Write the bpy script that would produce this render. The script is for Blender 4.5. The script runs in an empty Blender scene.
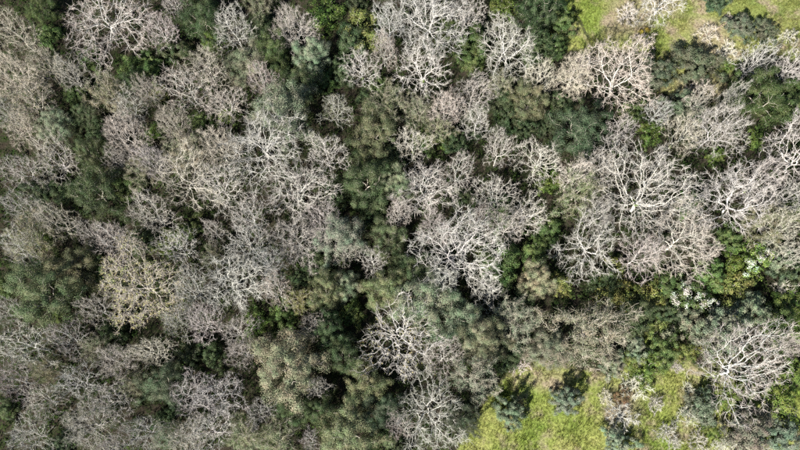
import bpy, math
import numpy as np

# ------------------------------------------------------------------ camera, sky, sun, exposure
S = bpy.context.scene
F = 760.0                      # focal length in pixels of the 800 x 450 photograph
TILT = math.radians(15.0)      # the drone looks almost straight down
CAMH = 91.0
cam_d = bpy.data.cameras.new('camera'); cam = bpy.data.objects.new('camera', cam_d)
S.collection.objects.link(cam); S.camera = cam
cam.location = (0, 0, CAMH); cam.rotation_euler = (TILT, 0, 0)
cam_d.sensor_width = 36.0; cam_d.lens = 36.0 * F / 800.0
cam_d.clip_start = 0.5; cam_d.clip_end = 6000

SUN_EL = math.radians(41.0)
SHADOW_AZ = math.radians(56.0)          # direction shadows fall, from +x (picture right) towards +y (picture up)
w = bpy.data.worlds.new('World'); S.world = w; w.use_nodes = True
wn = w.node_tree; bg = wn.nodes['Background']
sky = wn.nodes.new('ShaderNodeTexSky'); sky.sky_type = 'NISHITA'; sky.sun_disc = False
sky.sun_elevation = SUN_EL; sky.dust_density = 0.4
sx, sy = -math.cos(SHADOW_AZ), -math.sin(SHADOW_AZ)
sky.sun_rotation = math.atan2(sx, sy)
wn.links.new(sky.outputs[0], bg.inputs[0]); bg.inputs[1].default_value = 0.05
sun_d = bpy.data.lights.new('sun', 'SUN'); sun = bpy.data.objects.new('sun', sun_d)
S.collection.objects.link(sun)
sun_d.energy = 5.0; sun_d.angle = math.radians(0.5); sun_d.color = (1.0, 0.97, 0.925)
sun.location = (-60, -50, 90)
sun.rotation_euler = (math.pi / 2 - SUN_EL, 0, SHADOW_AZ - math.pi / 2)
S.view_settings.view_transform = 'Standard'; S.view_settings.look = 'None'
S.view_settings.exposure = 1.55; S.view_settings.gamma = 1.0; S.view_settings.use_curve_mapping = False
S.cycles.max_bounces = 5; S.cycles.diffuse_bounces = 1; S.cycles.transmission_bounces = 3
S.cycles.use_denoising = False

COL = S.collection

# ------------------------------------------------------------------ helpers
def gz(x, y):
    """gentle lie of the land"""
    return 0.22 * np.sin(x * 0.11 + 0.6) * np.cos(y * 0.13 - 0.4) + 0.10 * np.sin(x * 0.31 + y * 0.23)

def at(px, py, h):
    """where the sight line through a pixel meets the level h metres above the ground, and the depth there"""
    u, v = (px - 400) / F, (225 - py) / F
    d = np.array([u, math.sin(TILT) + v * math.cos(TILT), -math.cos(TILT) + v * math.sin(TILT)])
    t = (CAMH - h) / -d[2]
    return d[0] * t, d[1] * t, t

def to_px(x, y, z):
    dz = z - CAMH
    dep = y * math.sin(TILT) - dz * math.cos(TILT)
    up = y * math.cos(TILT) + dz * math.sin(TILT)
    return 400 + F * x / dep, 225 - F * up / dep

def mesh_from(name, V, Fc, mat, attr=None):
    """V (n,3), Fc (m,k) faces all with k corners"""
    me = bpy.data.meshes.new(name)
    V = np.asarray(V, np.float32); Fc = np.asarray(Fc, np.int32)
    m, k = Fc.shape
    me.vertices.add(len(V)); me.vertices.foreach_set('co', V.ravel())
    me.loops.add(m * k); me.loops.foreach_set('vertex_index', Fc.ravel())
    me.polygons.add(m); me.polygons.foreach_set('loop_start', np.arange(0, m * k, k, dtype=np.int32))
    me.update(calc_edges=True)
    if attr is not None:
        for nm, arr in attr.items():
            a = me.attributes.new(nm, 'FLOAT', 'POINT'); a.data.foreach_set('value', np.asarray(arr, np.float32))
    if mat: me.materials.append(mat)
    return me

def norm(a):
    return a / np.maximum(np.linalg.norm(a, axis=-1, keepdims=True), 1e-9)

def tubes(P0, P1, R0, R1, k):
    """open k-sided tapered tubes between point pairs -> verts, quads"""
    d = norm(P1 - P0)
    ref = np.where(np.abs(d[:, 2:3]) > 0.9, np.array([[1.0, 0, 0]]), np.array([[0, 0, 1.0]]))
    a = norm(np.cross(d, ref)); b = np.cross(d, a)
    ang = np.arange(k) * 2 * math.pi / k
    ring = a[:, None, :] * np.cos(ang)[None, :, None] + b[:, None, :] * np.sin(ang)[None, :, None]
    A = P0[:, None, :] + ring * R0[:, None, None]
    B = P1[:, None, :] + ring * R1[:, None, None]
    n = len(P0)
    V = np.concatenate([A, B], 1).reshape(-1, 3)
    base = (np.arange(n) * 2 * k)[:, None]
    i = np.arange(k)[None, :]; j = (np.arange(k)[None, :] + 1) % k
    Q = np.stack([base + i, base + j, base + k + j, base + k + i], -1).reshape(-1, 4)
    return V, Q

def join(parts):
    Vs, Fs, o = [], [], 0
    for V, Q in parts:
        Vs.append(V); Fs.append(Q + o); o += len(V)
    return np.concatenate(Vs), np.concatenate(Fs)

# ------------------------------------------------------------------ materials
def mat_new(name):
    m = bpy.data.materials.new(name); m.use_nodes = True
    nt = m.node_tree; nt.nodes.clear()
    out = nt.nodes.new('ShaderNodeOutputMaterial')
    return m, nt, out

def N(nt, typ, **kw):
    n = nt.nodes.new(typ)
    for k, v in kw.items(): setattr(n, k, v)
    return n

def mixc(nt, fac, a, b, mode='MIX'):
    n = N(nt, 'ShaderNodeMix', data_type='RGBA', blend_type=mode)
    for sock, val in ((n.inputs[0], fac), (n.inputs[6], a), (n.inputs[7], b)):
        if hasattr(val, 'is_output'): nt.links.new(val, sock)
        elif isinstance(val, tuple): sock.default_value = (*val, 1)
        else: sock.default_value = val
    return n.outputs[2]

def noise(nt, vec, scale, detail=3, rough=0.55, lo=None, hi=None):
    n = N(nt, 'ShaderNodeTexNoise'); n.inputs['Scale'].default_value = scale
    n.inputs['Detail'].default_value = detail; n.inputs['Roughness'].default_value = rough
    nt.links.new(vec, n.inputs['Vector'])
    o = n.outputs[0]
    if lo is not None:
        r = N(nt, 'ShaderNodeMapRange'); r.inputs[1].default_value = lo; r.inputs[2].default_value = hi
        nt.links.new(o, r.inputs[0]); o = r.outputs[0]
    return o

def bark_material(name, rough=0.9, dirt=0.45):
    m, nt, out = mat_new(name)
    oi = N(nt, 'ShaderNodeObjectInfo'); geo = N(nt, 'ShaderNodeNewGeometry')
    n1 = noise(nt, geo.outputs['Position'], 1.3, 4, 0.6, 0.35, 0.7)
    n2 = noise(nt, geo.outputs['Position'], 9.0, 3, 0.6, 0.3, 0.75)
    dark = mixc(nt, 1.0, oi.outputs['Color'], (0.62, 0.58, 0.52), 'MULTIPLY')
    c = mixc(nt, n1, dark, oi.outputs['Color'])
    lich = mixc(nt, 1.0, oi.outputs['Color'], (1.16, 1.16, 1.08), 'MULTIPLY')
    c = mixc(nt, n2, c, lich)
    bs = N(nt, 'ShaderNodeBsdfDiffuse'); bs.inputs['Roughness'].default_value = 0.4
    nt.links.new(c, bs.inputs[0])
    bp = N(nt, 'ShaderNodeBump'); bp.inputs['Strength'].default_value = 0.3; bp.inputs['Distance'].default_value = 0.02
    nt.links.new(n2, bp.inputs['Height']); nt.links.new(bp.outputs[0], bs.inputs['Normal'])
    nt.links.new(bs.outputs[0], out.inputs[0])
    return m

def leaf_material(name, trans=0.3, gloss=0.0):
    m, nt, out = mat_new(name)
    oi = N(nt, 'ShaderNodeObjectInfo')
    at_ = N(nt, 'ShaderNodeAttribute', attribute_name='v')
    h = N(nt, 'ShaderNodeHueSaturation')
    mr = N(nt, 'ShaderNodeMapRange'); mr.inputs[3].default_value = 0.55; mr.inputs[4].default_value = 1.5
    nt.links.new(at_.outputs['Fac'], mr.inputs[0]); nt.links.new(mr.outputs[0], h.inputs['Value'])
    mr2 = N(nt, 'ShaderNodeMapRange'); mr2.inputs[3].default_value = 0.515; mr2.inputs[4].default_value = 0.482
    nt.links.new(at_.outputs['Fac'], mr2.inputs[0]); nt.links.new(mr2.outputs[0], h.inputs['Hue'])
    geo = N(nt, 'ShaderNodeNewGeometry')
    dn = noise(nt, geo.outputs['Position'], 0.75, 3, 0.6, 0.38, 0.62)
    dc = mixc(nt, dn, (0.80, 1.0, 0.82), (1.16, 1.02, 0.98))
    nt.links.new(mixc(nt, 1.0, oi.outputs['Color'], dc, 'MULTIPLY'), h.inputs['Color'])
    d = N(nt, 'ShaderNodeBsdfPrincipled'); d.inputs['Roughness'].default_value = 0.55
    d.inputs['Specular IOR Level'].default_value = gloss
    t = N(nt, 'ShaderNodeBsdfTranslucent')
    nt.links.new(h.outputs[0], d.inputs['Base Color']); nt.links.new(h.outputs[0], t.inputs[0])
    mx = N(nt, 'ShaderNodeMixShader'); mx.inputs[0].default_value = trans
    nt.links.new(d.outputs[0], mx.inputs[1]); nt.links.new(t.outputs[0], mx.inputs[2])
    nt.links.new(mx.outputs[0], out.inputs[0])
    return m

M_BARK = bark_material('lichen_bark')
M_TWIG = bark_material('fine_twigs')
M_LEAF = leaf_material('leaves', 0.3, 0.2)
M_PETAL = leaf_material('petals', 0.2, 0.1)

def ground_colour(nt, with_mask):
    geo = N(nt, 'ShaderNodeNewGeometry'); pos = geo.outputs['Position']
    big = noise(nt, pos, 0.16, 4, 0.6, 0.42, 0.6)
    mid = noise(nt, pos, 0.4, 4, 0.62, 0.35, 0.7)
    mid2 = N(nt, 'ShaderNodeMapping'); nt.links.new(pos, mid2.inputs[0]); mid2.inputs[1].default_value = (31, 17, 3)
    pk = noise(nt, mid2.outputs[0], 0.33, 5, 0.65, 0.5, 0.66)
    fine = noise(nt, pos, 3.5, 3, 0.6, 0.3, 0.7)
    g = mixc(nt, big, (0.112, 0.158, 0.032), (0.22, 0.218, 0.078))
    g = mixc(nt, mid, g, (0.155, 0.185, 0.045))
    dry = N(nt, 'ShaderNodeAttribute', attribute_name='dry')
    pk2 = N(nt, 'ShaderNodeMath', operation='MULTIPLY_ADD'); nt.links.new(dry.outputs['Fac'], pk2.inputs[0])
    pk2.inputs[1].default_value = 0.75; nt.links.new(pk, pk2.inputs[2]); pk2.use_clamp = True
    g = mixc(nt, pk2.outputs[0], g, (0.23, 0.19, 0.13))
    shade = mixc(nt, fine, (0.5, 0.5, 0.46), (1.25, 1.25, 1.2))
    g = mixc(nt, 1.0, g, shade, 'MULTIPLY')
    if not with_mask: return g
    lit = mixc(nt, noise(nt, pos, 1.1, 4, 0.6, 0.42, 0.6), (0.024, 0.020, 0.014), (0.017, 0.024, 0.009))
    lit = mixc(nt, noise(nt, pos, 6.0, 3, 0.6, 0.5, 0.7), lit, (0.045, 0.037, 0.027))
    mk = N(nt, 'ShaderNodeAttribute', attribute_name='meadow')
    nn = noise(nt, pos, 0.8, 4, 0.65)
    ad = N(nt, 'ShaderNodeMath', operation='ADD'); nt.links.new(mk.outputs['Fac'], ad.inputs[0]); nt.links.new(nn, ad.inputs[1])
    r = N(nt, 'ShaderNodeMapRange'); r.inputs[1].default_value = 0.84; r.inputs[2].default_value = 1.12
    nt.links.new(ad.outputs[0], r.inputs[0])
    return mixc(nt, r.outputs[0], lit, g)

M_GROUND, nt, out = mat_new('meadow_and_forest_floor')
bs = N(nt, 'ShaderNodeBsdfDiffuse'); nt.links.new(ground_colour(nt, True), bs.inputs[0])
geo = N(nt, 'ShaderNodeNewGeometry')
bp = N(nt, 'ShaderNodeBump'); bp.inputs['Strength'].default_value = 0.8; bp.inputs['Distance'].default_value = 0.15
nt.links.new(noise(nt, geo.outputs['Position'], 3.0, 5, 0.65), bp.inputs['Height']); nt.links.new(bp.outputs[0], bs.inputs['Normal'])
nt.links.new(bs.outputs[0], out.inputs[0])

M_GRASS, nt, out = mat_new('grass_blades')
bs = N(nt, 'ShaderNodeBsdfDiffuse'); tr = N(nt, 'ShaderNodeBsdfTranslucent')
gc = ground_colour(nt, False)
av = N(nt, 'ShaderNodeAttribute', attribute_name='v')
gc = mixc(nt, 1.0, gc, mixc(nt, av.outputs['Fac'], (0.7, 0.75, 0.6), (1.35, 1.25, 1.2)), 'MULTIPLY')
nt.links.new(gc, bs.inputs[0]); nt.links.new(gc, tr.inputs[0])
mx = N(nt, 'ShaderNodeMixShader'); mx.inputs[0].default_value = 0.3
nt.links.new(bs.outputs[0], mx.inputs[1]); nt.links.new(tr.outputs[0], mx.inputs[2]); nt.links.new(mx.outputs[0], out.inputs[0])

M_UNDER, nt, out = mat_new('undergrowth_leaves')
geo = N(nt, 'ShaderNodeNewGeometry')
av = N(nt, 'ShaderNodeAttribute', attribute_name='v')
c1 = mixc(nt, noise(nt, geo.outputs['Position'], 0.22, 3, 0.6, 0.42, 0.6), (0.018, 0.032, 0.010), (0.034, 0.050, 0.016))
c1 = mixc(nt, noise(nt, geo.outputs['Position'], 0.5, 3, 0.6, 0.6, 0.72), c1, (0.028, 0.024, 0.016))
c1 = mixc(nt, 1.0, c1, mixc(nt, av.outputs['Fac'], (0.6, 0.6, 0.6), (1.5, 1.5, 1.4)), 'MULTIPLY')
bs = N(nt, 'ShaderNodeBsdfDiffuse'); tr = N(nt, 'ShaderNodeBsdfTranslucent')
nt.links.new(c1, bs.inputs[0]); nt.links.new(c1, tr.inputs[0])
mx = N(nt, 'ShaderNodeMixShader'); mx.inputs[0].default_value = 0.25
nt.links.new(bs.outputs[0], mx.inputs[1]); nt.links.new(tr.outputs[0], mx.inputs[2]); nt.links.new(mx.outputs[0], out.inputs[0])

M_STRIP, nt, out = mat_new('dark_strip_colour')
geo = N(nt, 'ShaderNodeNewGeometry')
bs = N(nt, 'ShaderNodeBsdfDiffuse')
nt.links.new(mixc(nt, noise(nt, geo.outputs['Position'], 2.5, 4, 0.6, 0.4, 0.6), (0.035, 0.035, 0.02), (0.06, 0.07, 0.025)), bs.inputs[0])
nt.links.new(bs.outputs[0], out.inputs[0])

# ------------------------------------------------------------------ ground
def inside(poly, X, Y):
    r = np.zeros(X.shape, bool); n = len(poly)
    for i in range(n):
        x0, y0 = poly[i]; x1, y1 = poly[(i + 1) % n]
        c = ((y0 > Y) != (y1 > Y)) & (X < (x1 - x0) * (Y - y0) / (y1 - y0 + 1e-12) + x0)
        r ^= c
    return r

def px_poly(pts): return [at(x, y, 0)[:2] for x, y in pts]
MEADOW = [px_poly([(563, -40), (850, -40), (850, 60), (790, 58), (765, 50), (745, 56), (728, 74), (718, 100), (690, 98),
                   (665, 98), (655, 66), (630, 48), (608, 52), (590, 56), (570, 46), (548, 50), (552, 28)]),
          px_poly([(440, 500), (462, 440), (484, 405), (508, 372), (548, 358), (580, 372), (612, 376), (638, 350), (652, 330),
                   (672, 345), (700, 372), (740, 385), (770, 392), (850, 385), (850, 500)])]
DRY = [px_poly([(612, -5), (600, 40), (640, 36), (655, 24), (660, 8)]), px_poly([(690, 12), (690, 55), (735, 60), (730, 20)]),
       px_poly([(648, 330), (700, 378), (712, 372), (660, 328)]), px_poly([(526, 372), (566, 372), (572, 388), (530, 386)]),
       px_poly([(604, 385), (640, 385), (640, 425), (604, 425)]), px_poly([(675, 75), (735, 75), (735, 110), (670, 110)]),
       px_poly([(640, 0), (640, -40), (690, -40), (680, 20)])]
SEAR = [px_poly([(640, 20), (690, 60), (800, 60), (850, 40), (850, -40), (690, -40)])]   # thinner, paler grass

fine = np.arange(-66, 66.01, 0.6); outer = np.array([75, 90, 120, 180, 300, 600, 1200, 2500.0])
gx = np.concatenate([-outer[::-1], fine, outer])
fy = np.arange(-34, 70.01, 0.6); gy = np.concatenate([-outer[::-1], fy, outer])
GX, GY = np.meshgrid(gx, gy)
def mask_of(polys, X, Y, soft=0.7):
    acc = np.zeros(X.shape)
    for dx, dy in [(0, 0), (1, 0), (-1, 0), (0, 1), (0, -1), (.7, .7), (-.7, .7), (.7, -.7), (-.7, -.7)]:
        h = np.zeros(X.shape, bool)
        for p in polys: h |= inside(p, X + dx * soft, Y + dy * soft)
        acc += h
    return acc / 9
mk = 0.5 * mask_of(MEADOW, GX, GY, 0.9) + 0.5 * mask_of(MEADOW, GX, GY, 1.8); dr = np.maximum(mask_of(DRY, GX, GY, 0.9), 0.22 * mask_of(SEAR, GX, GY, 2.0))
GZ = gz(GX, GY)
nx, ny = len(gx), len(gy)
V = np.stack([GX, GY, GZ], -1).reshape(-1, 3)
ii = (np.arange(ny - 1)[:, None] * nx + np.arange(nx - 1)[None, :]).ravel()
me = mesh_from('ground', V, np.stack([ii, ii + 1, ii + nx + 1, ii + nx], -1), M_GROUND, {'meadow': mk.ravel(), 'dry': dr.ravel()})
me.polygons.foreach_set('use_smooth', np.ones(len(me.polygons), bool))
g = bpy.data.objects.new('ground', me); COL.objects.link(g); g['kind'] = 'structure'
g['label'] = 'grassy meadow clearings and brown forest floor under the trees'

# narrow dark strip laid on the ground that runs straight along the edge of the upper meadow
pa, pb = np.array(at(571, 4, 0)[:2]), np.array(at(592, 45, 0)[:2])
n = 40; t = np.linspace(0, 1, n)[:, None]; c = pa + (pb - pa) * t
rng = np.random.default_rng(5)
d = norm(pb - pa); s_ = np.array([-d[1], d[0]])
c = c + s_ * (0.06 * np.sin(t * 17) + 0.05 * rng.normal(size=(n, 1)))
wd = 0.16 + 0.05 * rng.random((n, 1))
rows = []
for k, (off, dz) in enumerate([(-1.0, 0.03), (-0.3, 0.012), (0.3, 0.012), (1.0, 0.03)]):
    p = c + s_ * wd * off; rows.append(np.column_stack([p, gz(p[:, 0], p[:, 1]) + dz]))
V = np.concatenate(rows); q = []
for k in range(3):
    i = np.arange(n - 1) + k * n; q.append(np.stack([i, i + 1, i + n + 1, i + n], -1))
f = bpy.data.objects.new('furrow', mesh_from('furrow', V, np.concatenate(q), M_STRIP)); COL.objects.link(f); f['kind'] = 'structure'
f['label'] = 'straight narrow dark strip along the upper meadow edge'

# ------------------------------------------------------------------ tree skeletons (space colonisation)
def skeleton(rng, R, H, trunk_h, n_limbs, n_attr, step, kill, off=(0, 0), wob=0.35, inner=0.25, zlow=0.35, tip=0.018, expo=2.15, upright=0.5, lump=0.12, gap=0.0, gapsize=2.2):
    """returns pos, parent, limb id (0 = trunk), radius"""
    off = np.array(off, float)
    rz = (H - trunk_h) ; z0 = trunk_h
    ph = rng.random(6) * 6.283
    A = []
    while len(A) < n_attr:
        p = norm(rng.normal(size=(n_attr * 2, 3)))
        u = rng.random(n_attr * 2) ** inner
        azi = np.arctan2(p[:, 1], p[:, 0])
        lob = 1 + 0.15 * np.sin(2 * azi + ph[0]) + 0.15 * np.sin(3 * azi + ph[1]) + 0.15 * np.sin(5 * azi + ph[2]) + 0.12 * np.sin(8 * azi + ph[3])
        zz = p[:, 2] * u
        ok = zz > -zlow
        q = np.column_stack([p[:, 0] * u * lob * R, p[:, 1] * u * lob * R, np.where(zz > 0, zz, zz * 0.8) * rz * (0.85 + 0.15 * lob)])
        q[:, 2] *= 1 + 0.10 * np.sin(4 * azi + ph[4])
        q *= (1 + lump * np.sin(p[:, 0:1] * 5 + ph[5]) * np.sin(p[:, 1:2] * 5 + ph[0]) * np.cos(p[:, 2:3] * 5 + ph[1]))
        A.extend(q[ok].tolist())
    A = np.array(A[:n_attr])
    zmid = z0 + rz * 0.15
    A[:, 2] = A[:, 2] * 0.85 + zmid
    A[:, :2] += off[None, :] * np.clip(A[:, 2:3] / H, 0, 1.2)
    A = A[A[:, 2] > 0.25]
    if gap:                                        # branches bunch into sprays with open gaps between them
        wl = 6.283 / gapsize
        g_ = np.zeros(len(A))
        for _ in range(5):
            kv = norm(rng.normal(size=3)) * wl * rng.uniform(.7, 1.3)
            g_ += np.sin(A @ kv + rng.random() * 6.283)
        A = A[g_ > np.quantile(g_, gap)]
    pos = []; par = []; lid = []
    nt_ = max(3, int(trunk_h / step))
    sway = rng.normal(size=2) * 0.06
    for i in range(nt_ + 1):
        f_ = i / nt_
        pos.append([off[0] * f_ * trunk_h / H * 0.8 + sway[0] * math.sin(f_ * 3), off[1] * f_ * trunk_h / H * 0.8 + sway[1] * math.sin(f_ * 4), f_ * trunk_h - (0.15 if i == 0 else 0)])
        par.append(i - 1); lid.append(0)
    a0 = rng.random() * 6.283
    for k in range(n_limbs):
        st = nt_ - rng.integers(0, max(1, min(3, nt_ // 3)) + 1)
        az = a0 + k * 6.283 / n_limbs + rng.normal() * 0.25
        up = upright + rng.random() * 0.8
        if k == n_limbs - 1 and n_limbs > 4: up = 2.5
        dr_ = norm(np.array([math.cos(az) + off[0] / H, math.sin(az) + off[1] / H, up]))
        p = np.array(pos[st], float); pr = st
        for j in range(max(2, int(R * 0.3 / step))):
            dr_ = norm(dr_ + rng.normal(size=3) * 0.16 + np.array([0, 0, -0.03]))
            p = p + dr_ * step; pos.append(p.tolist()); par.append(pr); lid.append(k + 1); pr = len(pos) - 1
    pos = np.array(pos); par = list(par); lid = list(lid)
    nch = np.zeros(200000, np.int8)
    start = nt_ + 1
    D = np.linalg.norm(A[:, None, :] - pos[None, start:, :], axis=2)
    bi = D.argmin(1) + start; bd = D.min(1)
    alive = bd > kill
    infl = R * 1.6
    pd = np.zeros_like(pos); pd[1:] = norm(pos[1:] - pos[np.array(par[1:])])
    for it in range(70):
        sel = np.where(alive & (bd < infl))[0]
        if len(sel) == 0: break
        tgt = bi[sel]
        un, inv = np.unique(tgt, return_inverse=True)
        acc = np.zeros((len(un), 3)); np.add.at(acc, inv, norm(A[sel] - pos[tgt]))
        ok = nch[un] < 3
        un = un[ok]; acc = acc[ok]
        if len(un) == 0: break
        dr_ = norm(norm(acc) + 0.55 * pd[un] + rng.normal(size=acc.shape) * wob)
        newp = pos[un] + dr_ * step * (0.8 + 0.4 * rng.random((len(un), 1)))
        nch[un] += 1
        base = len(pos)
        pos = np.concatenate([pos, newp]); pd = np.concatenate([pd, dr_])
        par.extend(un.tolist()); lid.extend([lid[i] for i in un])
        al = np.where(alive)[0]
        D = np.linalg.norm(A[al][:, None, :] - newp[None], axis=2)
        m_ = D.min(1); am = D.argmin(1) + base
        better = m_ < bd[al]
        bd[al[better]] = m_[better]; bi[al[better]] = am[better]
        alive[al[m_ < kill]] = False
    par = np.array(par); lid = np.array(lid)
    n = len(pos)
    acc = np.zeros(n)
    rad = np.zeros(n)
    for i in range(n - 1, 0, -1):
        if acc[i] == 0: acc[i] = tip ** expo
        acc[par[i]] += acc[i]
    rad = np.maximum(acc, tip ** expo) ** (1 / expo)
    return pos, par, lid, rad, pd

def limb_edges(pos, par, rad, idx):
    idx = idx[par[idx] >= 0]
    p = par[idx]
    r1 = rad[idx]; r0 = np.minimum(rad[p], r1 * 1.5)
    return pos[p], pos[idx], r0, r1

def branch_mesh(name, pos, par, rad, idx, mat):
    P0, P1, r0, r1 = limb_edges(pos, par, rad, idx)
    th = r1 > 0.045
    parts = []
    if th.any(): parts.append(tubes(P0[th], P1[th], r0[th], r1[th], 6))
    if (~th).any(): parts.append(tubes(P0[~th], P1[~th], r0[~th], r1[~th], 4))
    V, Q = join(parts)
    me = mesh_from(name, V, Q, mat)
    return me

def twig_mesh(name, rng, pos, pd, rad, idx, per, length, r, mat, out_c, ends):
    """two-piece fine twigs springing from the thin branches"""
    rep = np.repeat(idx, per); keep = rng.random(len(rep)) < 0.5
    rep = np.concatenate([rep[keep], np.repeat(ends, per + 1)]); n = len(rep); n_tip = (per + 1) * len(ends)
    p0 = pos[rep]
    o = norm(p0 - out_c)
    d = norm(pd[rep] * 0.7 + o * 0.4 + rng.normal(size=(n, 3)) * 0.55 + np.array([0, 0, 0.15]))
    L = length * (0.45 + 0.9 * rng.random((n, 1)))
    if n_tip: L[-n_tip:] *= 1.35
    p1 = p0 + d * L * 0.5
    d2 = norm(d + rng.normal(size=(n, 3)) * 0.38 + np.array([0, 0, 0.12]))
    p2 = p1 + d2 * L * 0.5
    d3 = norm(d + rng.normal(size=(n, 3)) * 0.7)
    p3 = p1 + d3 * L * 0.38
    hf = rng.random(n) < 0.25
    ones = np.ones(n)
    V, Q = join([tubes(p0, p1, ones * r * 1.3, ones * r, 3), tubes(p1, p2, ones * r, ones * r * 0.55, 3), tubes(p1[hf], p3[hf], ones[hf] * r * 0.8, ones[hf] * r * 0.5, 3)])
    return mesh_from(name, V, Q, mat), np.concatenate([p1, p2, p3])

def leaves_mesh(name, rng, C, spread, per, size, mat, centre, aspect=0.55, flat=0.5):
    """small pointed leaves scattered in sprays around the points C"""
    n0 = len(C)
    cv = rng.random(n0)
    rep = np.repeat(np.arange(n0), per); n = len(rep)
    d0 = norm(rng.normal(size=(n, 3)) + np.array([0, 0, 0.35])) * (rng.random((n, 1)) ** 0.45)
    cs = 0.65 + 0.7 * rng.random((n0, 1))
    p = C[rep] + d0 * spread * cs[rep] * np.array([1, 1, 0.75])
    o = norm(C[rep] - centre)
    nrm = norm(o * 0.4 + d0 * 1.0 + np.array([0, 0, flat]) + rng.normal(size=(n, 3)) * 0.4)
    t = norm(np.cross(nrm, rng.normal(size=(n, 3)))); b = np.cross(nrm, t)
    L = size * (0.6 + 0.8 * rng.random((n, 1))); W = L * aspect * 0.5
    fold = nrm * L * 0.12
    v0 = p; v1 = p + t * L * 0.5 + b * W + fold; v2 = p + t * L; v3 = p + t * L * 0.5 - b * W + fold
    V = np.stack([v0, v1, v2, v3], 1).reshape(-1, 3)
    Q = np.arange(n * 4).reshape(-1, 4)
    val = np.clip(cv[rep] * 0.55 + rng.random(n) * 0.45, 0, 1)
    return mesh_from(name, V, Q, mat, {'v': np.repeat(val, 4)})

# ---- a plan = list of (part name, mesh, colour key, sub-parts)
def plan_bare(seed, R=4.0, H=9.0, off=(0, 0), n_attr=760, trunk=0.30, limbs=6, step=0.28, kill=0.46, per=3, tl=0.55, tr=0.0112, ivy=0, wob=0.4, buds=0,
              leaf=0, leaf_size=0.1, leaf_spread=0.2, tip=0.0112, zlow=0.2, inner=0.28, blossoms=0, upright=0.5, clump=1.0, lump=0.12, gap=0.3, gapsize=2.0):
    rng = np.random.default_rng(seed)
    pos, par, lid, rad, pd = skeleton(rng, R, H, H * trunk, limbs, n_attr, step, kill, off, wob, tip=tip, zlow=zlow, inner=inner, upright=upright, lump=lump, gap=gap, gapsize=gapsize * (R / 4.0) ** 0.5)
    c = np.array([off[0] * .5, off[1] * .5, H * 0.4])
    parts = []
    allidx = np.arange(len(pos))
    parts.append(('trunk', branch_mesh('trunk', pos, par, rad, allidx[(lid == 0)], M_BARK), 'limb', []))
    tips = []
    for k in range(1, limbs + 1):
        idx = allidx[lid == k]
        if len(idx) < 3: continue
        lm = branch_mesh('limb', pos, par, rad, idx, M_BARK)
        thin = idx[rad[idx] < 0.055]
        subs = []
        if len(thin) and per:
            tm, ends = twig_mesh('twigs', rng, pos, pd, rad, thin, per, tl, tr, M_TWIG, c, np.setdiff1d(thin, par))
            subs.append(('twigs', tm, 'twig')); tips.append(ends)
        parts.append(('limb', lm, 'limb', subs))
    thin = allidx[(rad < 0.045) & (lid > 0)]
    if leaf:
        ck = []                                    # sprays kept apart so that the crown breaks into clumps
        P_ = pos[thin]
        for q_ in rng.permutation(len(P_)):
            if not ck or np.min(np.sum((P_[ck] - P_[q_]) ** 2, 1)) > (leaf_spread * clump) ** 2: ck.append(q_)
        lm = leaves_mesh('crown', rng, P_[ck], leaf_spread, leaf, leaf_size, M_LEAF, c)
        parts.append(('crown', lm, 'leaf', []))
    if buds and tips:
        T = np.concatenate(tips); T = T[rng.random(len(T)) < buds]
        parts.append(('leaves', leaves_mesh('leaves', rng, T, 0.09, 3, leaf_size, M_LEAF, c), 'leaf', []))
    if blossoms:
        z = pos[thin][:, 2]; top = thin[(z > H * 0.45)]
        az = np.arctan2(pos[top][:, 1], pos[top][:, 0]); sel = top[(rng.random(len(top)) < blossoms) & (np.sin(az * 2 + seed) + np.sin(az * 3) > -0.7)]
        parts.append(('blossoms', leaves_mesh('blossoms', rng, pos[sel] + np.array([0, 0, 0.12]), 0.36, 34, 0.085, M_PETAL, c, 0.9, 0.9), 'petal', []))
    if ivy:
        th = allidx[(rad > 0.075) & (pos[:, 2] > 0.8)]
        a = rng.random() * 6.28
        q = pos[th][:, :2] @ np.array([math.cos(a), math.sin(a)])
        th = th[q > np.quantile(q, 0.35)]
        th = th[rng.random(len(th)) < ivy]
        parts.append(('ivy', leaves_mesh('ivy', rng, pos[th], 0.28, 26, 0.17, M_LEAF, c, 0.85), 'ivy', []))
    return parts, R, H

def plan_leafy(seed, R=4.0, H=7.5, **kw):
    a = dict(n_attr=420, trunk=0.25, limbs=5, step=0.34, kill=0.6, per=0, leaf=270, leaf_size=0.125, leaf_spread=0.72, zlow=0.35, inner=0.2, lump=0.35, clump=0.95, gap=.2, gapsize=2.6, tip=.018)
    a.update(kw)
    return plan_bare(seed, R, H, **a)

PROTO = {}
PROTO['bare'] = [plan_bare(100 + i, limbs=[5, 6, 7, 4, 6, 5, 7, 6, 5, 6][i], trunk=[.25, .3, .22, .35, .28, .2, .3, .33, .25, .28][i],
                           n_attr=[850, 980, 720, 820, 1000, 680, 900, 780, 940, 740][i], wob=[.2, .28, .18, .24, .32, .2, .26, .2, .22, .34][i],
                           off=[(0, 0), (.6, .3), (-.5, .5), (0, .8), (.3, -.5), (-.8, 0), (0, 0), (.9, .4), (-.3, -.6), (0.2, 0.2)][i]) for i in range(10)]
PROTO['twiggy'] = [plan_bare(200 + i, limbs=6, trunk=.25, n_attr=1000, step=.28, kill=.45, per=4, tl=.6, tr=.0112, tip=.0105) for i in range(4)]
PROTO['budding'] = [plan_bare(300 + i, limbs=6, n_attr=900, per=3, tl=.5, tr=.0112, tip=.012, buds=0.22, leaf_size=.13) for i in range(3)]
PROTO['evergreen'] = [plan_leafy(400 + i, n_attr=[420, 500, 460, 380, 440][i]) for i in range(5)]
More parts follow.
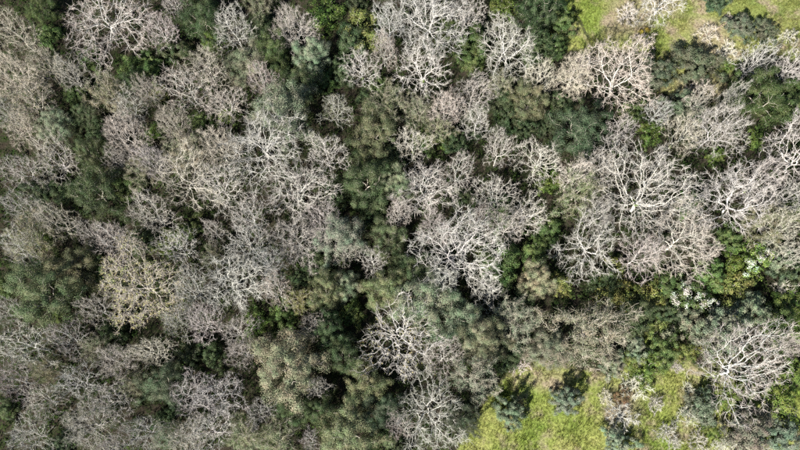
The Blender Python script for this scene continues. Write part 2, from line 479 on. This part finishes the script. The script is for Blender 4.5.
PROTO['fuzzy'] = [plan_bare(500 + i, H=7.5, limbs=6, n_attr=600, per=3, tl=.5, tr=.012, tip=.016, leaf=70, leaf_size=.12, leaf_spread=.55, lump=.3, clump=1.0) for i in range(4)]
PROTO['shrub'] = [plan_leafy(600 + i, R=2.0, H=3.0, n_attr=210, step=.24, kill=.4, trunk=.12, limbs=5, leaf=150, leaf_size=.12, leaf_spread=.38, clump=.85, gap=.08, tip=.014) for i in range(5)]
PROTO['lush'] = [plan_leafy(700 + i, R=2.2, H=2.6, n_attr=190, step=.26, kill=.42, trunk=.1, limbs=6, leaf=70, leaf_size=.15, leaf_spread=.42, tip=.014, gap=.15) for i in range(3)]
PROTO['blossom'] = [plan_leafy(800 + i, R=2.2, H=3.4, n_attr=210, step=.26, kill=.42, trunk=.15, limbs=5, leaf=44, leaf_size=.16, leaf_spread=.34, tip=.016, blossoms=.55, gap=.1) for i in range(2)]
PROTO['dry'] = [plan_bare(900 + i, R=1.8, H=1.9, trunk=.08, limbs=7, n_attr=230, step=.2, kill=.3, per=6, tl=.42, tr=.014, tip=.015, zlow=.3, wob=.35, upright=.3) for i in range(4)]
PROTO['ivied'] = [plan_bare(1000 + i, limbs=5, n_attr=560, ivy=.85, off=[(0, 0), (.5, -.3), (-.4, .6)][i]) for i in range(3)]

# ------------------------------------------------------------------ colours
BT = {'w': ((.46, .445, .42), (.405, .38, .35)), 'p': ((.41, .39, .37), (.37, .335, .31)), 't': ((.42, .395, .35), (.39, .355, .30)),
      'g': ((.43, .42, .40), (.37, .352, .325)), 'c': ((.46, .44, .40), (.43, .40, .34))}
BT_WORD = {'w': 'whitish', 'p': 'pinkish grey', 't': 'tan', 'g': 'grey', 'c': 'cream'}
LT = {'olive': (.135, .145, .08), 'greyolive': (.185, .19, .135), 'dark': (.058, .080, .038), 'green': (.080, .115, .040), 'blue': (.165, .20, .145),
      'bluedark': (.070, .092, .055), 'lush': (.108, .150, .036), 'yellowgreen': (.162, .172, .056), 'tan': (.235, .218, .15), 'tanolive': (.155, .16, .095),
      'yellow': (.34, .32, .15), 'sage': (.185, .21, .15), 'rust': (.20, .13, .07), 'mustard': (.36, .30, .04), 'greygreen': (.105, .12, .082)}
LT_WORD = {'olive': 'olive', 'greyolive': 'grey-olive', 'dark': 'dark green', 'green': 'mid-green', 'blue': 'blue-green', 'bluedark': 'dark blue-green',
           'lush': 'bright green', 'yellowgreen': 'yellow-green', 'tan': 'tan', 'tanolive': 'tan-olive', 'yellow': 'yellow', 'sage': 'sage-green', 'rust': 'rusty', 'mustard': 'yellow', 'greygreen': 'grey-green'}

def new_empty(name, loc, rz, sc):
    o = bpy.data.objects.new(name, None); COL.objects.link(o)
    o.empty_display_size = 0.3
    o.location = loc; o.rotation_euler = (0, 0, rz); o.scale = sc
    return o

def put(name, plan, loc, rz, sc, cols):
    root = new_empty(name, loc, rz, sc)
    for pn, me, key, subs in plan[0]:
        c = bpy.data.objects.new(pn, me); COL.objects.link(c); c.parent = root; c.color = (*cols[key], 1)
        for sn, sm, sk in subs:
            d_ = bpy.data.objects.new(sn, sm); COL.objects.link(d_); d_.parent = c; d_.color = (*cols[sk], 1)
            if sn == 'twigs': d_['kind'] = 'stuff'
    return root

# ------------------------------------------------------------------ what stands where: (kind, x, y, radius in photo pixels, tint, options)
T = []
def add(kind, px, py, r, tint, **o): T.append(dict(kind=kind, px=px, py=py, r=r, tint=tint, **o))

# --- the trees that stand out (own shape each)
add('hero', 642, 178, 54, 'w', base=(630, 212), ref='the widest white-limbed tree', label='largest white-limbed bare tree fanning up and right, at the right of the wood', seed=1, ivy=.25)
add('hero', 757, 355, 43, 'w', base=(718, 376), ref='the white fan-shaped tree', label='white fan-shaped bare tree leaning right, standing alone beside the lower meadow', seed=2)
add('hero', 612, 64, 38, 'c', base=(609, 96), ref='the cream bare tree', label='cream-coloured bare tree fanning upward at the foot of the upper meadow', seed=3)
add('hero', 506, 47, 30, 'w', base=(505, 66), ref='the pale oval tree', label='pale oval bare tree ringed by dark green shrubs near the top edge', seed=4)
add('hero', 430, 416, 38, 'w', base=(428, 412), ref='the star-shaped tree', label='star-shaped whitish bare tree seen from straight above at the bottom edge', seed=5)
add('hero', 402, 338, 44, 'w', base=(402, 338), ref='the gnarled white tree', label='gnarled white bare tree with open twisting limbs above the star-shaped one', seed=6, few=1)
add('hero', 686, 240, 38, 'c', base=(664, 250), ref='the tan bare tree', label='bare tree with dense tan twigs and white limbs below the largest one', seed=7, twig='t')
add('hero', 585, 250, 34, 'w', base=(583, 254), ref='the thick-limbed tree', label='bare tree with thick crooked white limbs and green ivy right of centre', seed=8, few=1, ivy=.35)
add('hero', 466, 246, 44, 'w', base=(452, 262), ref='the central white tree', label='broad whitish bare tree just right of the middle of the photo', seed=9)
add('hero', 730, 192, 36, 'w', base=(722, 214), ref='the white forked tree', label='white forked bare tree right of the largest white-limbed one', seed=10)
add('hero', 112, 14, 50, 'w', base=(115, 34), ref='the big top-left tree', label='big whitish bare tree cut by the top edge near the left corner', seed=11)
add('hero', 300, 195, 32, 'w', base=(300, 197), ref='the spoked tree', label='whitish bare tree with limbs spread like spokes left of the centre', seed=12)
add('hero', 240, 284, 32, 'w', base=(240, 284), ref='the lower spoked tree', label='whitish bare tree with radiating limbs below and left of the spoked one', seed=13)
add('hero', 788, 142, 36, 'w', base=(784, 172), ref='the right-edge white tree', label='white bare tree with long thin limbs rising along the right edge', seed=14, few=1)
add('hero', 143, 288, 42, 'y', base=(150, 290), ref='the yellow-leaved tree', label='tree flecked with yellow leaves, the only one in the left half', seed=15)
add('hero', 656, 2, 23, 'w', base=(655, 14), ref='the top-edge white tree', label='white bare tree with thick limbs standing in the upper meadow, cut by top edge', seed=16, few=1)
add('hero', 268, 150, 42, 'p', base=(268, 158), ref='the pinkish dome tree', label='dense pinkish grey bare tree with rounded crown left of centre', seed=17, twiggy=1)
add('hero', 427, 18, 40, 'w', base=(428, 40), ref='the top-centre bare tree', label='wide whitish bare tree with tangled limbs at the middle of the top edge', seed=18)
add('hero', 425, 190, 29, 'w', base=(424, 200), ref='the bushy white tree', label='bushy whitish bare tree directly above the central white one', seed=19)

add('fuzzy', 285, 366, 42, 'tan', proto='evergreen', h=9.5, ref='the tan dome tree', label='broad rounded tan-olive tree with fine dense crown at the lower left centre')
add('fuzzy', 590, 332, 44, 'greyolive', h=9.0, ref='the big grey-olive tree', label='wide grey-olive tree with pale twigs at the top of the lower meadow')
add('fuzzy', 539, 279, 19, 'tan', proto='evergreen', h=7.5, ref='the small tan dome', label='small rounded tan-olive tree below and left of the thick-limbed tree')
add('evergreen', 282, 110, 32, 'greyolive', ref='the grey-olive dome', label='rounded grey-olive evergreen tree above the pinkish dome tree')
add('evergreen', 582, 130, 28, 'bluedark', ref='the dark blue-green tree', label='dark blue-green evergreen tree left of the largest white-limbed tree')
add('evergreen', 764, 90, 30, 'green', ref='the round green tree', label='round mid-green evergreen tree near the right end of the upper meadow')
add('evergreen', 40, 292, 34, 'olive', ref='the dark olive tree', label='dark olive evergreen tree near the left edge, left of the yellow-leaved tree')
add('shrub', 510, 412, 15, 'blue', h=4.0, ref='the meadow shrub', label='blue-green shrub with a clear shadow, alone on the lower meadow')
add('shrub', 567, 400, 14, 'blue', h=3.4, ref='the second meadow shrub', label='blue-green shrub below the big grey-olive tree on the lower meadow')
add('blossom', 756, 258, 19, 'lush', ref='the bright blossoming shrub', label='shrub topped with a tight cluster of white blossom near the right edge', petal=1)
add('blossom', 690, 298, 21, 'green', ref='the loose blossoming shrub', label='shrub with loose white blossom below the tan bare tree')
add('evergreen', 697, 62, 23, 'greygreen', proto='shrub', h=3.6, ref='the low grey-green evergreen', label='low spreading evergreen with grey-green crown on the upper meadow below the fallen branch')

# --- bare trees
for px, py, r, t in [
    (12, 28, 28, 't'), (8, 72, 28, 't'), (44, 62, 26, 't'), (68, 74, 20, 'g'), (30, 100, 28, 't'), (128, 104, 24, 'p'), (186, 84, 34, 'p'),
    (160, 28, 22, 'w'), (232, 24, 28, 'w'), (292, 24, 30, 'p'), (206, 66, 26, 't'), (226, 104, 24, 'p'), (390, 22, 26, 'w'), (362, 68, 28, 'w'),
    (336, 108, 22, 'g'), (468, 12, 24, 'w'), (424, 66, 32, 'w'), (472, 92, 28, 'p'), (540, 74, 20, 'c'), (574, 72, 24, 't'), (446, 106, 20, 'p'),
    (762, 56, 18, 'w'), (797, 62, 22, 'w'), (622, 128, 19, 'w'), (684, 132, 22, 't'), (722, 126, 36, 'p'), (764, 178, 30, 'w'), (792, 196, 20, 'w'),
    (478, 120, 24, 'w'), (414, 142, 26, 'w'), (458, 166, 26, 'p'), (496, 192, 27, 'w'), (540, 158, 28, 'w'), (500, 148, 24, 'p'), (526, 212, 28, 'w'),
    (326, 152, 28, 'w'), (218, 146, 28, 't'), (220, 186, 34, 'w'), (250, 216, 26, 'g'), (296, 240, 30, 'p'), (250, 244, 28, 'w'), (372, 260, 20, 'w'),
    (345, 254, 18, 'c'), (276, 290, 22, 'p'), (204, 322, 24, 'w'), (312, 322, 20, 'p'), (235, 330, 22, 'p'),
    (20, 128, 24, 't'), (52, 158, 30, 'g'), (18, 166, 26, 'g'), (20, 206, 26, 'g'), (124, 132, 26, 'p'), (172, 122, 24, 't'),
    (184, 176, 36, 't'), (150, 212, 28, 'w'), (50, 220, 26, 't'), (16, 246, 26, 'g'), (112, 240, 24, 'p'), (176, 246, 30, 'w'), (192, 290, 26, 'w'),
    (24, 344, 32, 'p'), (10, 380, 24, 'w'), (66, 340, 26, 'p'), (74, 382, 28, 'w'), (40, 400, 24, 'p'), (86, 424, 30, 'p'), (24, 436, 28, 'w'),
    (112, 400, 26, 'p'), (114, 360, 24, 'p'), (150, 352, 24, 'c'), (188, 396, 28, 'w'), (140, 432, 26, 'g'), (186, 434, 26, 'w'), (216, 394, 30, 'w'),
    (210, 432, 28, 'w'), (242, 352, 24, 'p'), (318, 386, 18, 'p'), (398, 424, 18, 'p'), (444, 356, 24, 'p'), (488, 288, 22, 'w'), (440, 284, 22, 'w'),
    (640, 254, 26, 'p'), (600, 214, 22, 'g'), (574, 172, 20, 'c'), (176, 320, 22, 'g'), (96, 310, 22, 'p'), (4, 312, 22, 'p'), (700, 100, 16, 'c'),
    (734, 94, 14, 'w'), (796, 252, 14, 'c'), (508, 225, 24, 'p'), (436, 226, 24, 'p'), (398, 212, 20, 'p'), (262, 78, 18, 'p'), (660, 110, 18, 'g'),
    (325, 222, 24, 'p'), (268, 262, 22, 'g'), (150, 160, 22, 'p'), (384, 48, 20, 'p'), (786, 226, 22, 't'), (480, 215, 20, 'p'),
    (795, 345, 18, 'p'), (600, 165, 22, 'p')]:
    add('bare', px, py, r, t)
# --- trees with a fine haze of buds or catkins
for px, py, r, t in [(106, 92, 22, 'tanolive'), (392, 102, 22, 'tanolive'), (768, 222, 26, 'tanolive'), (580, 188, 28, 'tanolive'), (476, 376, 28, 'greyolive'),
                     (276, 440, 26, 'tanolive'), (30, 236, 26, 'tanolive'), (186, 150, 22, 'tan'), (244, 436, 22, 'tanolive'), (518, 320, 28, 'greyolive'),
                     (300, 300, 16, 'yellowgreen'), (420, 108, 16, 'tanolive'), (140, 168, 20, 'tanolive'), (166, 436, 16, 'sage')]:
    add('fuzzy', px, py, r, t)
# --- evergreen trees
for px, py, r, t in [(248, 62, 23, 'greyolive'), (300, 82, 22, 'dark'), (272, 48, 18, 'green'), (310, 56, 19, 'blue'), (530, 100, 22, 'olive'), (376, 130, 26, 'olive'),
                     (366, 180, 28, 'dark'), (396, 182, 17, 'sage'), (94, 190, 28, 'dark'), (70, 268, 26, 'olive'), (338, 236, 26, 'sage'), (326, 290, 20, 'olive'),
                     (346, 284, 16, 'sage'), (386, 288, 22, 'olive'), (424, 298, 32, 'greyolive'), (456, 318, 30, 'greyolive'), (488, 336, 26, 'olive'),
                     (340, 354, 21, 'dark'), (366, 386, 26, 'olive'), (346, 434, 34, 'olive'), (294, 410, 19, 'dark'), (162, 384, 24, 'bluedark'), (200, 14, 24, 'dark'),
                     (540, 8, 24, 'dark'), (410, 268, 20, 'dark'), (463, 420, 18, 'bluedark'), (40, 6, 16, 'green'), (388, 236, 22, 'olive'), (330, 330, 20, 'dark'),
                     (52, 122, 18, 'sage'), (88, 150, 18, 'dark'), (86, 112, 14, 'dark'), (130, 82, 14, 'dark'), (380, 410, 22, 'bluedark'), (480, 340, 20, 'greyolive'), (548, 350, 22, 'greyolive'), (320, 410, 18, 'dark')]:
    add('evergreen', px, py, r, t)
# --- shrubs
for px, py, r, t in [(658, 72, 17, 'greygreen'), (742, 25, 13, 'greygreen'), (764, 30, 12, 'greygreen'), (716, 2, 10, 'bluedark'), (686, 104, 16, 'greygreen'), (790, 104, 16, 'green'),
                     (540, 44, 20, 'dark'), (472, 42, 18, 'green'), (145, 66, 15, 'green'), (170, 46, 16, 'dark'), (500, 210, 16, 'green'), (502, 262, 22, 'green'),
                     (752, 308, 20, 'sage'), (724, 330, 24, 'sage'), (782, 262, 15, 'blue'), (704, 406, 19, 'blue'), (784, 436, 18, 'blue'), (619, 442, 14, 'blue'),
                     (640, 350, 13, 'blue'), (750, 430, 22, 'greyolive'), (692, 326, 18, 'greyolive'), (130, 70, 14, 'green'), (450, 30, 14, 'green'), (606, 282, 16, 'dark'),
                     (90, 56, 12, 'green'), (130, 186, 16, 'green'), (190, 228, 12, 'green'), (376, 86, 12, 'green'), (640, 312, 18, 'dark'), (520, 300, 14, 'dark'),
                     (665, 350, 16, 'green'), (780, 320, 18, 'green'), (350, 40, 16, 'dark'), (560, 20, 14, 'green'), (556, 46, 12, 'green'), (690, 202, 14, 'green'), (425, 140, 14, 'green'),
                     (470, 62, 14, 'green'), (340, 70, 14, 'dark'), (710, 275, 16, 'green')]:
    add('shrub', px, py, r, t)
for px, py, r, t in [(326, 12, 20, 'lush'), (362, 28, 22, 'yellowgreen'), (504, 6, 16, 'lush'), (650, 132, 13, 'lush'), (716, 156, 11, 'lush'), (755, 140, 10, 'lush'),
                     (793, 212, 15, 'lush'), (443, 140, 10, 'lush'), (550, 180, 14, 'lush'), (614, 286, 22, 'yellowgreen'), (645, 296, 22, 'yellowgreen'),
                     (734, 266, 15, 'lush'), (732, 292, 22, 'yellowgreen'), (792, 300, 16, 'lush'), (650, 368, 17, 'lush'), (740, 396, 16, 'lush'), (782, 402, 22, 'lush'),
                     (712, 430, 10, 'lush'), (728, 66, 8, 'lush'), (168, 240, 14, 'lush'), (256, 322, 14, 'lush'), (45, 240, 10, 'lush'), (155, 132, 12, 'lush'),
                     (226, 116, 13, 'lush'), (210, 40, 10, 'lush'), (160, 92, 10, 'yellowgreen'), (720, 380, 12, 'yellowgreen'), (345, 258, 9, 'lush'), (640, 100, 9, 'lush'),
                     (720, 355, 14, 'yellowgreen'), (480, 255, 12, 'lush'), (60, 312, 9, 'lush')]:
    add('lush', px, py, r, t)
for px, py, r, t in [(636, 386, 20, 'c'), (622, 416, 21, 'p'), (657, 404, 11, 'p'), (692, 416, 17, 'c'), (738, 446, 20, 'c'), (786, 288, 15, 'c'), (710, 32, 14, 't'),
                     (628, 14, 16, 'p'), (728, 50, 14, 'c'), (700, 86, 16, 't'), (606, 398, 10, 'c'), (668, 432, 14, 'p'), (770, 412, 12, 'c'), (700, 442, 14, 'p'),
                     (646, 40, 14, 'c'), (770, 340, 10, 'c'), (520, 366, 12, 'p'), (730, 20, 10, 't'), (790, 36, 12, 'c'), (676, 366, 10, 'p')]:
    add('dry', px, py, r, t)
for px, py, r, t in [(686, 352, 13, 'yellowgreen'), (797, 374, 17, 'lush'), (626, 360, 12, 'yellowgreen'), (796, 326, 14, 'lush'), (662, 326, 13, 'yellowgreen')]:
    add('lush', px, py, r, t)
for px, py, r, t in [(762, 446, 12, 'c'), (720, 446, 10, 'c'), (676, 444, 9, 'p'), (790, 412, 10, 'c'), (690, 388, 8, 'c')]:
    add('dry', px, py, r, t)
add('shrub', 614, 362, 13, 'greyolive')
add('lush', 642, 31, 3, 'mustard', label='tiny yellow bush, left one of two on the upper meadow', ref=None)
add('lush', 648, 29, 3, 'mustard', label='tiny yellow bush, right one of two on the upper meadow', ref=None)
add('lush', 622, 397, 9, 'rust', label='low rusty brown bush between the dry pale brush on the lower meadow', ref=None)

# --- young trees and shrubs that fill the gaps of the wood
rng = np.random.default_rng(314)
cand = [(x + rng.uniform(-4, 4), y + rng.uniform(-4, 4)) for y in range(4, 450, 9) for x in range(4, 800, 9)]
free = []
CG = np.array([at(x, y, 1.5)[:2] for x, y in cand]); CM = mask_of(MEADOW, CG[:, 0], CG[:, 1], 1.5)
for (x, y), cm_ in zip(cand, CM):
    if cm_ > 0.05: continue
    free.append((min(math.hypot(x - e['px'], y - e['py']) / (e['r'] * (0.84 if e['kind'] == 'bare' else 0.95)) for e in T), x, y))
free.sort(reverse=True); taken = []
for sc_, x, y in free:
    if sc_ < 0.98 or len(taken) > 62: break
    if any(math.hypot(x - a, y - b) < 17 for a, b in taken): continue
    taken.append((x, y)); u = rng.random(); right = x > 560 and y > 180
    x, y = round(x), round(y); r_ = int(rng.integers(11, 16))
    if u < .15: add('bare', x, y, r_ + 3, 'pgw'[rng.integers(3)])
    elif u < (.6 if right else .9): add('shrub', x, y, r_, ['dark', 'dark', 'dark', 'green'][rng.integers(4)])
    else: add('lush' if right else 'fuzzy', x, y, r_, 'yellowgreen' if right else 'tanolive')

# ivy-clad bare trees: the bright green patches among the limbs
IVY = {(424, 66), (414, 142), (540, 158), (372, 260), (176, 246), (622, 128), (684, 132), (764, 178), (730, 192), (495, 192), (362, 68), (478, 120)}

NAME = {'hero': 'bare_tree', 'bare': 'bare_tree', 'fuzzy': 'budding_tree', 'evergreen': 'evergreen_tree', 'shrub': 'leafy_shrub', 'lush': 'green_bush',
        'blossom': 'blossoming_shrub', 'dry': 'dry_bush'}
CAT = {'hero': 'tree', 'bare': 'tree', 'fuzzy': 'tree', 'evergreen': 'tree', 'shrub': 'shrub', 'lush': 'bush', 'blossom': 'shrub', 'dry': 'bush'}
GROUP = {'hero': 'bare trees of the wood', 'bare': 'bare trees of the wood', 'fuzzy': 'budding trees of the wood', 'evergreen': 'evergreen trees of the wood',
         'shrub': 'leafy shrubs', 'lush': 'green bushes', 'blossom': 'shrubs in white blossom', 'dry': 'dry leafless bushes'}
NOUN = {'bare': 'bare tree', 'hero': 'bare tree', 'fuzzy': 'budding tree', 'evergreen': 'evergreen tree', 'shrub': 'leafy shrub', 'lush': 'bush', 'blossom': 'blossoming shrub', 'dry': 'leafless dry bush'}

for e in T:
    if e['kind'] == 'bare' and e['px'] < 260 and e['py'] > 300 and e['tint'] == 'p' and (e['px'] + e['py']) % 3: e['tint'] = 'w'

def word(e):
    k = e['kind']
    return BT_WORD.get(e['tint'], '') if k in ('bare', 'hero', 'dry') else LT_WORD[e['tint']]

# labels: say where a thing stands by the nearest thing that stands out
DIRS = ['right of', 'above and right of', 'above', 'above and left of', 'left of', 'below and left of', 'below', 'below and right of']
def octant(l, e):
    return int(round(math.degrees(math.atan2(l['py'] - e['py'], e['px'] - l['px'])) / 45)) % 8
marks = [e for e in T if e.get('ref')]
slots = []
ORD = ['nearest one', 'second one', 'third one', 'fourth one', 'fifth one', 'sixth one']
for l in marks:
    box = {}
    for e in T:
        if e is not l: box.setdefault((octant(l, e), NOUN[e['kind']], word(e)), []).append((math.hypot(e['px'] - l['px'], e['py'] - l['py']), id(e), e))
    for (o, nn, wd_), c in box.items():
        c.sort(key=lambda q: q[0])
        for rank, (dd_, _, e) in enumerate(c[:6]): slots.append((dd_ * (1 + 0.5 * rank) + 1e-6 * len(slots), rank, l, o, e))
slots.sort(key=lambda q: q[0])
for dist, rank, l, o, e in slots:
    if 'label' in e: continue
    e['label'] = '%s %s, %s %s %s' % (word(e), NOUN[e['kind']], ORD[rank], DIRS[o], l['ref'])

# ------------------------------------------------------------------ plant everything
rngp = np.random.default_rng(77)
FOOT = []
for e in T:
    k = e['kind']; rng = np.random.default_rng(int(e['px'] * 31 + e['py'] * 7 + 3))
    jit = rng.uniform(0.82, 1.2)
    m_px = CAMH / F
    Rw = e['r'] * m_px * 0.93
    if k in ('hero', 'bare'): Ht = (6.6 + 0.95 * Rw) * jit
    elif k in ('fuzzy', 'evergreen'): Ht = (4.3 + 1.0 * Rw) * jit
    elif k in ('shrub', 'blossom'): Ht = (1.7 * Rw + 0.2) * jit
    elif k == 'lush': Ht = (0.95 * Rw + 0.3) * jit
    else: Ht = (0.7 * Rw + 0.35) * jit
    Ht = e.get('h', Ht)
    if e['px'] == 463 and e['py'] == 420: Ht = 7.5
    if k == 'bare': e['r'] *= 0.75 * rng.uniform(.88, 1.14)
    if k == 'dry': e['r'] *= 0.72
    if k in ('evergreen', 'fuzzy'): e['r'] *= 0.92
    hc = Ht * (0.62 if k in ('hero', 'bare', 'fuzzy', 'evergreen') else 0.5)
    x, y, dep = at(e['px'], e['py'], hc)
    Rw = e['r'] * dep / F
    cols = dict(limb=(.42, .39, .35), twig=(.34, .30, .26), leaf=(.1, .1, .05), petal=(.46, .455, .43), ivy=(.11, .17, .03))
    def vary(c, a=0.09):
        return tuple(float(v * (1 + s)) for v, s in zip(c, rng.normal() * a + rng.normal(size=3) * a * 0.3))
    if k in ('hero', 'bare', 'dry'):
        if e['tint'] == 'y': cols['limb'], cols['twig'] = BT['t']; cols['leaf'] = LT['yellow']
        else: cols['limb'], cols['twig'] = BT[e['tint']]
        if e.get('twig'): cols['twig'] = BT[e['twig']][1]
        if k == 'dry': cols['limb'] = tuple(v * 1.0 for v in cols['limb']); cols['twig'] = tuple(v * 1.25 for v in cols['twig'])
        cols['limb'] = vary(cols['limb'], .06); cols['twig'] = vary(cols['twig'], .08)
    else:
        cols['leaf'] = vary(LT[e['tint']], 0.12)
        cols['limb'] = (.33, .30, .26); cols['twig'] = (.36, .33, .27)
    if k == 'hero':
        bx, by, _ = at(*e['base'], 0)
        off = (x - bx, y - by)
        few = e.get('few'); tw = e.get('twiggy')
        plan = plan_bare(2000 + e['seed'], R=Rw, H=Ht, off=off, limbs=5 if few else 7, n_attr=int((800 if few else 1100) * (Rw / 4.5)), kill=.50 if few else .42, step=.26,
                         per=3, tip=.0135 if few else .0108, ivy=e.get('ivy', 0), trunk=.22, wob=.3 if few else .2,
                         buds=.17 if e['tint'] == 'y' else (.05 if e['seed'] == 6 else 0), leaf_size=.105)
        if e['seed'] == 6: cols['leaf'] = (.30, .27, .11)
        root = put(NAME[k], plan, (bx, by, float(gz(bx, by))), 0, (1, 1, 1), cols)
    else:
        key = {'bare': 'bare'}.get(k, k)
        if k == 'bare':
            if (e['px'], e['py']) in IVY: key = 'ivied'
            elif e['tint'] in 'pt' and rng.random() < .25: key = 'twiggy'
            elif e['tint'] == 'g' and rng.random() < .2: key = 'budding'; cols['leaf'] = LT['tanolive']
            elif e['tint'] == 't' and rng.random() < .15: key = 'budding'; cols['leaf'] = LT['tan']
        key = e.get('proto', key)
        plans = PROTO[key]; plan = plans[rng.integers(len(plans))]
        s = Rw / plan[1]; sz = Ht / plan[2]
        root = put(NAME[k], plan, (x, y, float(gz(x, y)) - 0.02), rng.random() * 6.283, (s, s * rng.uniform(.92, 1.08), sz), cols)
        if key == 'budding': root['note'] = ''; del root['note']
    root['label'] = e['label']; root['category'] = CAT[k]; root['group'] = GROUP[k]
    FOOT.append((x, y, Rw))

# ------------------------------------------------------------------ a fallen dead branch on the upper meadow
rng = np.random.default_rng(9)
p0 = np.array([*at(704, 36, 0)[:2], 0]); p1 = np.array([*at(732, 20, 0)[:2], 0])
n = 14; t = np.linspace(0, 1, n)[:, None]
P = p0 + (p1 - p0) * t + np.column_stack([rng.normal(size=(n, 2)) * 0.06, np.zeros(n)])
P[:, 2] = gz(P[:, 0], P[:, 1]) + 0.1 + 0.12 * np.sin(np.linspace(0, 3, n))
Rr = np.linspace(0.11, 0.04, n)
fb = new_empty('fallen_branch', (float(P[0, 0]), float(P[0, 1]), float(gz(P[0, 0], P[0, 1]))), 0, (1, 1, 1))
o0 = np.array(fb.location)
V, Q = tubes(P[:-1] - o0, P[1:] - o0, Rr[:-1], Rr[1:], 7)
c = bpy.data.objects.new('branch', mesh_from('branch', V, Q, M_BARK)); COL.objects.link(c); c.parent = fb; c.color = (.17, .13, .1, 1)
for i in (3, 5, 8, 10):
    s_ = 1 if i % 2 else -1
    dd = norm(p1 - p0); nn = np.array([-dd[1], dd[0], 0]) * s_
    a = P[i] - o0; L = rng.uniform(.6, 1.3)
    q = np.array([a + (dd * .6 + nn) * L * f_ + np.array([0, 0, -0.02 * j]) for j, f_ in enumerate((0, .35, .7, 1.0))])
    q[1:] += rng.normal(size=(3, 3)) * .03
    V, Q = tubes(q[:-1], q[1:], np.array([.045, .035, .025]), np.array([.035, .025, .012]), 5)
    c = bpy.data.objects.new('side_branch', mesh_from('side_branch', V, Q, M_BARK)); COL.objects.link(c); c.parent = fb; c.color = (.24, .19, .15, 1)
fb['label'] = 'straight brown fallen branch lying on the dry grass of the upper meadow'; fb['category'] = 'branch'

# ------------------------------------------------------------------ grass (uncountable)
rng = np.random.default_rng(21)
x0, x1 = -62, 62; y0, y1 = -32, 66
n = 330000
X = rng.uniform(x0, x1, n); Y = rng.uniform(y0, y1, n)
m_ = mask_of(MEADOW, X, Y, 1.0) + 0.25 * np.sin(X * 1.7 + np.sin(Y * 1.3) * 2) * np.sin(Y * 1.9)
keep = m_ > 0.4
X, Y = X[keep], Y[keep]; n = len(X)
drv = np.maximum(mask_of(DRY, X, Y, 0.9), 0.22 * mask_of(SEAR, X, Y, 2.0))
tus = (np.sin(X * 2.9 + 2 * np.sin(Y * 1.7)) * np.sin(Y * 3.1 + 2 * np.sin(X * 1.3)) > 0.45) * rng.random(n)
hh = (0.10 + 0.30 * tus + 0.22 * rng.random(n) ** 2) * (1 + 0.7 * np.sin(X * 0.9 + 1.3 * np.sin(Y * 0.7)) * np.sin(Y * 1.1)) * (1 - 0.4 * drv)
B = np.column_stack([X, Y, gz(X, Y) - 0.01])
VV, vv = [], []
cl = rng.random(n)
for b in range(4):
    az = rng.random(n) * 6.283; lean = rng.random(n) * 0.8 + 0.15
    bo = B + np.column_stack([rng.normal(size=(n, 2)) * 0.06, np.zeros(n)])
    tp = bo + np.column_stack([np.cos(az) * lean * hh, np.sin(az) * lean * hh, hh])
    s_ = np.column_stack([-np.sin(az), np.cos(az), np.zeros(n)]) * (0.016 + 0.02 * rng.random((n, 1)))
    VV.append(np.stack([bo - s_, bo + s_, tp], 1)); vv.append(np.repeat(np.clip(cl * .6 + rng.random(n) * .4, 0, 1), 3))
V = np.concatenate([v.reshape(-1, 3) for v in VV]); va = np.concatenate(vv)
me = mesh_from('grass', V, np.arange(len(V)).reshape(-1, 3), M_GRASS, {'v': va, 'dry': np.tile(np.repeat(drv, 3), 4)})
go = bpy.data.objects.new('grass', me); COL.objects.link(go); go['kind'] = 'stuff'
go['label'] = 'short green and yellowish grass of the meadow clearings'; go['category'] = 'grass'

# ------------------------------------------------------------------ undergrowth of the wood (uncountable brambles, ivy and seedlings)
rng = np.random.default_rng(22)
n = 18000
X = rng.uniform(x0 - 6, x1 + 6, n); Y = rng.uniform(y0, y1 + 4, n)
dens = 0.5 + 0.5 * np.sin(X * .55 + 2 * np.sin(Y * .3)) * np.sin(Y * .47 + 1.2 * np.sin(X * .35))
keep = (mask_of(MEADOW, X, Y, 1.2) < 0.35) & (rng.random(n) < 0.45 + 0.55 * dens)
X, Y = X[keep], Y[keep]; dens = dens[keep]
C = np.column_stack([X, Y, gz(X, Y) + 0.1 + (0.2 + 1.7 * dens ** 1.5) * rng.random(len(X))])
me = leaves_mesh('undergrowth', rng, C, 0.5, 16, 0.24, M_UNDER, np.array([0, 0, -200.0]), 0.6, 0.6)
uo = bpy.data.objects.new('undergrowth', me); COL.objects.link(uo); uo['kind'] = 'stuff'
uo['label'] = 'dark green and brown undergrowth on the forest floor'; uo['category'] = 'undergrowth'
# bare stems of the undergrowth
n = 7000
X = rng.uniform(x0 - 4, x1 + 4, n); Y = rng.uniform(y0, y1 + 4, n)
keep = mask_of(MEADOW, X, Y, 1.2) < 0.3
X, Y = X[keep], Y[keep]; n = len(X)
p0 = np.column_stack([X, Y, gz(X, Y) - .02])
d = norm(np.column_stack([rng.normal(size=(n, 2)) * .6, np.ones(n)])); L = 0.6 + 1.6 * rng.random((n, 1)) ** 2
p1 = p0 + d * L * .5; p2 = p1 + norm(d + rng.normal(size=(n, 3)) * .4) * L * .5
o_ = np.ones(n)
V, Q = join([tubes(p0, p1, o_ * .02, o_ * .015, 3), tubes(p1, p2, o_ * .015, o_ * .006, 3)])
so = bpy.data.objects.new('brushwood', mesh_from('brushwood', V, Q, M_TWIG)); COL.objects.link(so); so['kind'] = 'stuff'; so.color = (.11, .09, .075, 1)
so['label'] = 'thin leafless brushwood stems between the trees'; so['category'] = 'brushwood'
